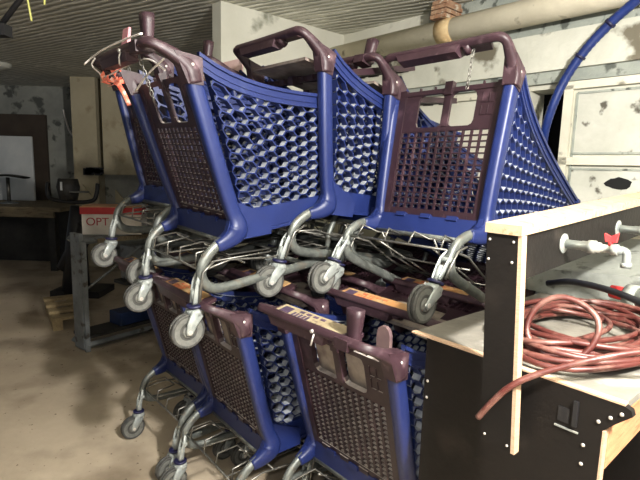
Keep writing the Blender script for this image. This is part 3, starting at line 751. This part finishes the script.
mb.tube(cat([pA(A2,(-.06,.03,.885)), pA(A2,(-.06,-.1,.93)), pA(A2,(-.055,-.235,.965))], 5), .0035, 6)
tag(mb.build('white_twine', 'string'), 'white twine strung around the handle of the front left upper cart', 'twine')
mb = MB(); rr = random.Random(5)
for i in range(16):
    c = pA(A2, (-.075+rr.uniform(-.03,.03), .235+rr.uniform(-.04,.025), .955+rr.uniform(-.03,.03)))
    v = [c+Vector((rr.uniform(-.022,.022), rr.uniform(-.02,.02), rr.uniform(-.02,.02))) for _ in range(4)]
    mb.hexa(v+[p+Vector((.002,.002,.002)) for p in v])
mb.tube(cat([pA(A2,(-.06,.24,.95)), pA(A2,(-.03,.25,.90)), pA(A2,(-.01,.255,.85))], 3), .010, 6)
tag(mb.build('torn_plastic', 'ragred'), 'bright torn red and pink plastic shreds tied at the left handle corner', 'plastic rag')
mb = MB(); q = [(-.09,-.05,1.0),(-.07,-.05,1.0),(-.07,-.115,1.0),(-.09,-.115,1.0),(-.08,-.050,1.11),(-.07,-.050,1.11),(-.07,-.115,1.11),(-.08,-.115,1.11)]
mb.hexa([pA(A1, p) for p in q]); tag(mb.build('pink_tag', 'pink'), 'small pink plastic tag upright on the farthest left upper handle', 'tag')

# ------------------------------------------------------------------ far left of the room
def frame_rack():
    o = Vector((-1.83, 3.70, 0)); d = Vector((.60,.80,0)); n = Vector((-.80,.60,0))
    t = empty('steel_rack', tuple(o), 'grey steel trolley rack standing behind the carts under the red and white box', 'rack')
    def add(name, mb, m): 
        ob = mb.build(name, m); ob.parent = t; ob.matrix_parent_inverse = Matrix.Translation(-o); return ob
    def bar(a, b, w=.02):
        mb_.tube([a, b], w*1.2, 4, sm=False)
    W, D, Z = .85, .22, .89
    mb_ = MB()
    for (a, b) in ((0, 0), (W, 0), (W, D)):
        p = o+d*a+n*b; bar(p+Vector((0,0,.0)), p+Vector((0,0,Z)))
    for z in (.05, Z):
        bar(o+Vector((0,0,z)), o+d*W+Vector((0,0,z))); bar(o+Vector((0,0,z)), o+n*D+Vector((0,0,z)))
        bar(o+d*W+Vector((0,0,z)), o+d*W+n*D+Vector((0,0,z))); bar(o+n*D+Vector((0,0,z)), o+d*W+n*D+Vector((0,0,z)))
    bar(o+Vector((0,0,.5)), o+d*.5+Vector((0,0,.8)), .009)
    add('rack_frame', mb_, 'rack')
    mb = MB(); e = n
    c = [o-d*.03, o+d*.0, o+d*.0+e*.14, o-d*.03+e*.14]; mb.hexa([p+Vector((0,0,.02)) for p in c]+[p+Vector((0,0,.95)) for p in c]); add('side_plate', mb, 'rack')
    for k, z in enumerate((.10, .885)):
        mb = MB(); c = [o, o+d*W, o+d*W+n*D, o+n*D]; mb.hexa([p+Vector((0,0,z)) for p in c]+[p+Vector((0,0,z+.025)) for p in c]); add('shelf', mb, 'darkfurn' if k == 0 else 'rack')
    return o, d, n
o, d, n = frame_rack()
def pbox(p, d_, n_, a0, a1, b0, b1, z0, z1):
    c = [p+d_*a0+n_*b0, p+d_*a1+n_*b0, p+d_*a1+n_*b1, p+d_*a0+n_*b1]; mb = MB(); mb.hexa([q+Vector((0,0,z0)) for q in c]+[q+Vector((0,0,z1)) for q in c]); return mb
tag(pbox(o, d, n, .42, .70, .03, .20, .50, .80).build('storage_bin', 'rack', bevel=.01), 'plain grey bin inside the steel rack', 'bin')
tag(pbox(o, d, n, .30, .80, .02, .20, .126, .24).build('plastic_tray', 'blueish', bevel=.01), 'dark blue plastic tray on the bottom shelf of the rack', 'tray')
tag(pbox(o, d, n, .36, .82, .01, .21, .47, .499).build('shelf_board', 'darkfurn', bevel=.004), 'thin dark board under the plain grey bin', 'board')
tag(pbox(o, d, n, .10, .60, -.05, -.028, .87, .905).build('wood_batten', 'woodold'), 'pale wooden batten along the front top of the steel rack', 'batten')
# the box with print
bx = empty('cardboard_box', tuple(o+Vector((0,0,.915))), 'red and white printed cardboard box with tan top on the steel rack', 'box')
bo = Vector((-1.93, 3.90, .915)); bd = Vector((.985, .17, 0)).normalized(); bn = Vector((-bd.y, bd.x, 0))
def xpart(name, mb, m):
    ob = mb.build(name, m); ob.parent = bx; ob.matrix_parent_inverse = Matrix.Translation(-(o+Vector((0,0,.915)))); return ob
xpart('box_body', pbox(bo, bd, bn, 0, .46, 0, .26, 0, .165), 'whitebox')
xpart('box_lid', pbox(bo, bd, bn, -.010, .47, -.010, .27, .167, .222), 'redbox')['label'] = 'red lid band'
xpart('box_top', pbox(bo, bd, bn, -.010, .47, -.010, .27, .2225, .229), 'card')['label'] = 'tan cardboard top'
def text(body, size, loc, dx, nrm, m, parent, inv, name, font=None):
    cu = bpy.data.curves.new(name, 'FONT'); cu.body = body; cu.size = size; cu.extrude = .0008; cu.materials.append(M[m])
    ob = bpy.data.objects.new(name, cu); COL.objects.link(ob)
    upv = Vector((0,0,1)); R = Matrix((dx, upv, dx.cross(upv))).transposed().to_4x4(); R.translation = loc
    bpy.context.view_layer.update()
    dg = bpy.context.evaluated_depsgraph_get(); me = bpy.data.meshes.new_from_object(ob.evaluated_get(dg))
    bpy.data.objects.remove(ob); ob = bpy.data.objects.new(name, me); COL.objects.link(ob)
    me.transform(R); ob.parent = parent; ob.matrix_parent_inverse = inv
    if not me.materials: me.materials.append(M[m])
    return ob
lt = text('OPT', .092, bo+bd*.030-bn*.002+Vector((0,0,.075)), bd, -bn, 'optink', bx, Matrix.Translation(-(o+Vector((0,0,.915)))), 'box_print')
lt['label'] = 'dark red letters OPT'

# black exercise machine with upright handles
t = empty('exercise_machine', (-2.70, 5.35, 0), 'black machine with two upturned handles standing left of the printed box', 'machine')
def ep(name, mb, m): 
    ob = mb.build(name, m); ob.parent = t; ob.matrix_parent_inverse = Matrix.Translation((2.70,-5.35,0)); return ob
ex, ey = -2.70, 5.35
mb = MB()
mb.tube([(ex-.05,ey,.0),(ex-.02,ey,.6),(ex,ey,1.02)], [.15,.11,.06], 12); mb.box(ex-.28,ex+.26,ey-.12,ey+.30,.0,.07); mb.tube([(ex-.15,ey,.3),(ex+.12,ey,.8)], .10, 12); ep('machine_frame', mb, 'black')
mb = MB(); mb.tube(cat([(ex-.27,ey-.05,1.27),(ex-.28,ey-.05,1.18),(ex-.24,ey-.05,1.09),(ex,ey-.03,1.06),(ex+.20,ey-.05,1.08),(ex+.25,ey-.05,1.15),(ex+.27,ey-.05,1.27)], 6), .022, 10); ep('handlebar', mb, 'black')
mb = MB(); mb.tube([(ex-.08,ey,1.08),(ex-.08,ey,1.22),(ex-.08,ey,1.31)], [.09,.12,.10], 10); ep('console', mb, 'darkfurn')
mb = MB(); mb.box(ex-.10,ex-.080,ey-.128,ey-.118,1.19,1.28); ep('console_glint', mb, 'white')  # white glint on the console, painted as a small bright strip
mb = MB(); mb.lathe([(.10,0),(.10,.012)], (ex+.08,ey-.08,1.17), (0,0,1), 20); ep('disc', mb, 'hub')

# work bench along the back wall, white board, stool, pallet
t = empty('work_bench', (-4.2, 5.7, 0), 'long old wooden work bench at the far left under the white board', 'bench')
def wp(name, mb, m):
    ob = mb.build(name, m); ob.parent = t; ob.matrix_parent_inverse = Matrix.Translation((4.2,-5.7,0)); return ob
mb = MB(); mb.box(-5.9,-3.50,6.5,7.78,.82,.875); wp('bench_top', mb, 'woodold')
for x in (-5.8,-4.8,-3.7):
    mb = MB(); mb.box(x,x+.09,6.55,6.64,0,.82); wp('bench_leg', mb, 'darkfurn')
mb = MB(); mb.box(-5.8,-3.6,7.2,7.24,0,.82); wp('back_board', mb, 'darkfurn')
mb = MB(); mb.box(-5.8,-3.6,6.51,6.55,.74,.82); wp('apron', mb, 'woodold')
mb = MB(); mb.box(-5.25,-4.45,7.55,7.59,.876,1.86); wbp = tag(mb.build('white_board', 'white', bevel=.01), 'white glossy panel leaning at the back wall on the bench', 'panel')
t2 = empty('bar_stool', (-4.50,7.0,.875), 'swivel stool standing on the bench in front of the white panel', 'stool')
def sp(name, mb, m):
    ob = mb.build(name, m); ob.parent = t2; ob.matrix_parent_inverse = Matrix.Translation((4.50,-7.0,-.875)); return ob
mb = MB(); mb.lathe([(.12,0),(.12,.015),(.03,.03)], (-4.50,7.0,.875), (0,0,1), 20); sp('base', mb, 'rack')
mb = MB(); mb.cyl((-4.50,7.0,.89),(-4.50,7.0,1.25),.025,12); sp('pole', mb, 'chrome')
mb = MB(); mb.tube(cat([(-4.76,7.0,1.235),(-4.66,7.0,1.265),(-4.50,7.0,1.28),(-4.34,7.0,1.265),(-4.24,7.0,1.25)], 5), .10, 12, flat=((0,0,1), .16, 1.2)); sp('seat', mb, 'darkfurn')
PO = Vector((-2.36,4.14,0)); PA = Vector((.83,.56,0)); PB = Vector((-.56,.83,0))
t3 = empty('wooden_pallet', tuple(PO), 'small wooden pallet on the floor left of the steel rack', 'pallet')
def pl(name, mb, m):
    ob = mb.build(name, m); ob.parent = t3; ob.matrix_parent_inverse = Matrix.Translation(-PO); return ob
for i in range(4): pl('slat', pbox(PO, PA, PB, 0, .30, i*.24, i*.24+.10, .09, .115), 'palletwood')
for a_ in (.01, .21): pl('block', pbox(PO, PA, PB, a_, a_+.08, .0, .82, 0, .089), 'palletwood')
mb = MB(); mb.tube(cat([(-4.08,7.82,2.30),(-4.05,7.82,2.15),(-4.0,7.82,1.98),(-3.92,7.82,1.86)], 5), .014, 6)
tag(mb.build('white_cable', 'string'), 'white cable hanging down the grey back wall left of the far pillars', 'cable')
mb = MB()
for i in range(9):
    u_ = rr.uniform(0,.26); mb.box(-3.40+u_, -3.40+u_+rr.uniform(.08,.14), 6.82, 6.90, 1.31+rr.uniform(0,.05), 1.36+rr.uniform(.02,.07))
tag(mb.build('wall_junction', 'black'), 'black clutter of fittings fixed low on the far concrete pillar', 'fitting')
for x, yb_, z0_, lb in ((-3.37, 6.86, .99,'pale triangular bracket nearest the black fittings'), (-2.99, 7.06, .92,'pale triangular bracket right of its twin, behind the printed box')):
    mb = MB(); a = [(x,yb_,z0_),(x+.16,yb_,z0_),(x,yb_,z0_+.19)]; b = [(p[0],yb_+.04,p[2]) for p in a]
    mb.face(a); mb.face(b[::-1])
    for i in range(3): mb.quad(a[i], b[i], b[(i+1) % 3], a[(i+1) % 3])
    tag(mb.build('bracket', 'conc'), lb, 'bracket')

# ceiling things on the left
t = empty('ceiling_lamp', (-3.95,6.1,CZ), 'unlit round white lamp on the far left of the ceiling', 'lamp')
mb = MB(); mb.lathe([(.15,-.0),(.15,-.02),(.13,-.05),(.06,-.07)], (0,0,0), (0,0,1), 24); mb.build('lamp_shade', 'lamp', t)
mb = MB(); mb.lathe([(.02,-.065),(.02,-.08)], (0,0,0), (0,0,1), 12); mb.build('lamp_knob', 'rivet', t)
mb = MB(); mb.cyl((-.99,2.3,2.655),(-1.47,2.3,2.09),.012,10); mb.box(-1.53,-1.43,2.27,2.33,2.05,2.10)
tag(mb.build('conduit', 'black'), 'dark conduit slanting down from the ceiling at the top left corner', 'conduit')
for pts_, lb in (([(-1.53,2.6,2.655),(-1.52,2.6,2.40),(-1.495,2.6,2.20)], 'longer yellow cord dangling from the ceiling'), ([(-1.43,2.6,2.655),(-1.42,2.6,2.40),(-1.425,2.6,2.28)], 'short yellow cord end at the ceiling')):
    mb = MB(); mb.tube(cat(pts_, 4), .005, 6); tag(mb.build('yellow_cord', 'yellow'), lb, 'cord')

# ------------------------------------------------------------------ light
def area(name, loc, target, size, power, col):
    l = bpy.data.lights.new(name, 'AREA'); l.shape = 'DISK'; l.size = size; l.energy = power; l.color = col
    ob = bpy.data.objects.new(name, l); COL.objects.link(ob); ob.location = loc
    ob.rotation_euler = (Vector(target)-Vector(loc)).to_track_quat('-Z', 'Y').to_euler(); return ob
l = bpy.data.lights.new('room_lamp', 'POINT'); l.energy = 570; l.shadow_soft_size = .06; l.color = (1, .965, .91)
ob = bpy.data.objects.new('room_lamp', l); COL.objects.link(ob); ob.location = (.88, -.02, 2.30)
l = bpy.data.lights.new('phone_flash', 'POINT'); l.energy = 38; l.shadow_soft_size = .02; l.color = (1, .98, .95)
ob = bpy.data.objects.new('phone_flash', l); COL.objects.link(ob); ob.location = (-.06, .0, 1.56)
w = bpy.data.worlds.new('world'); scn.world = w; w.use_nodes = True
w.node_tree.nodes['Background'].inputs[0].default_value = (.75, .85, 1, 1); w.node_tree.nodes['Background'].inputs[1].default_value = .13
scn.view_settings.view_transform = 'Standard'; scn.view_settings.look = 'None'; scn.view_settings.exposure = 0; scn.view_settings.gamma = 1
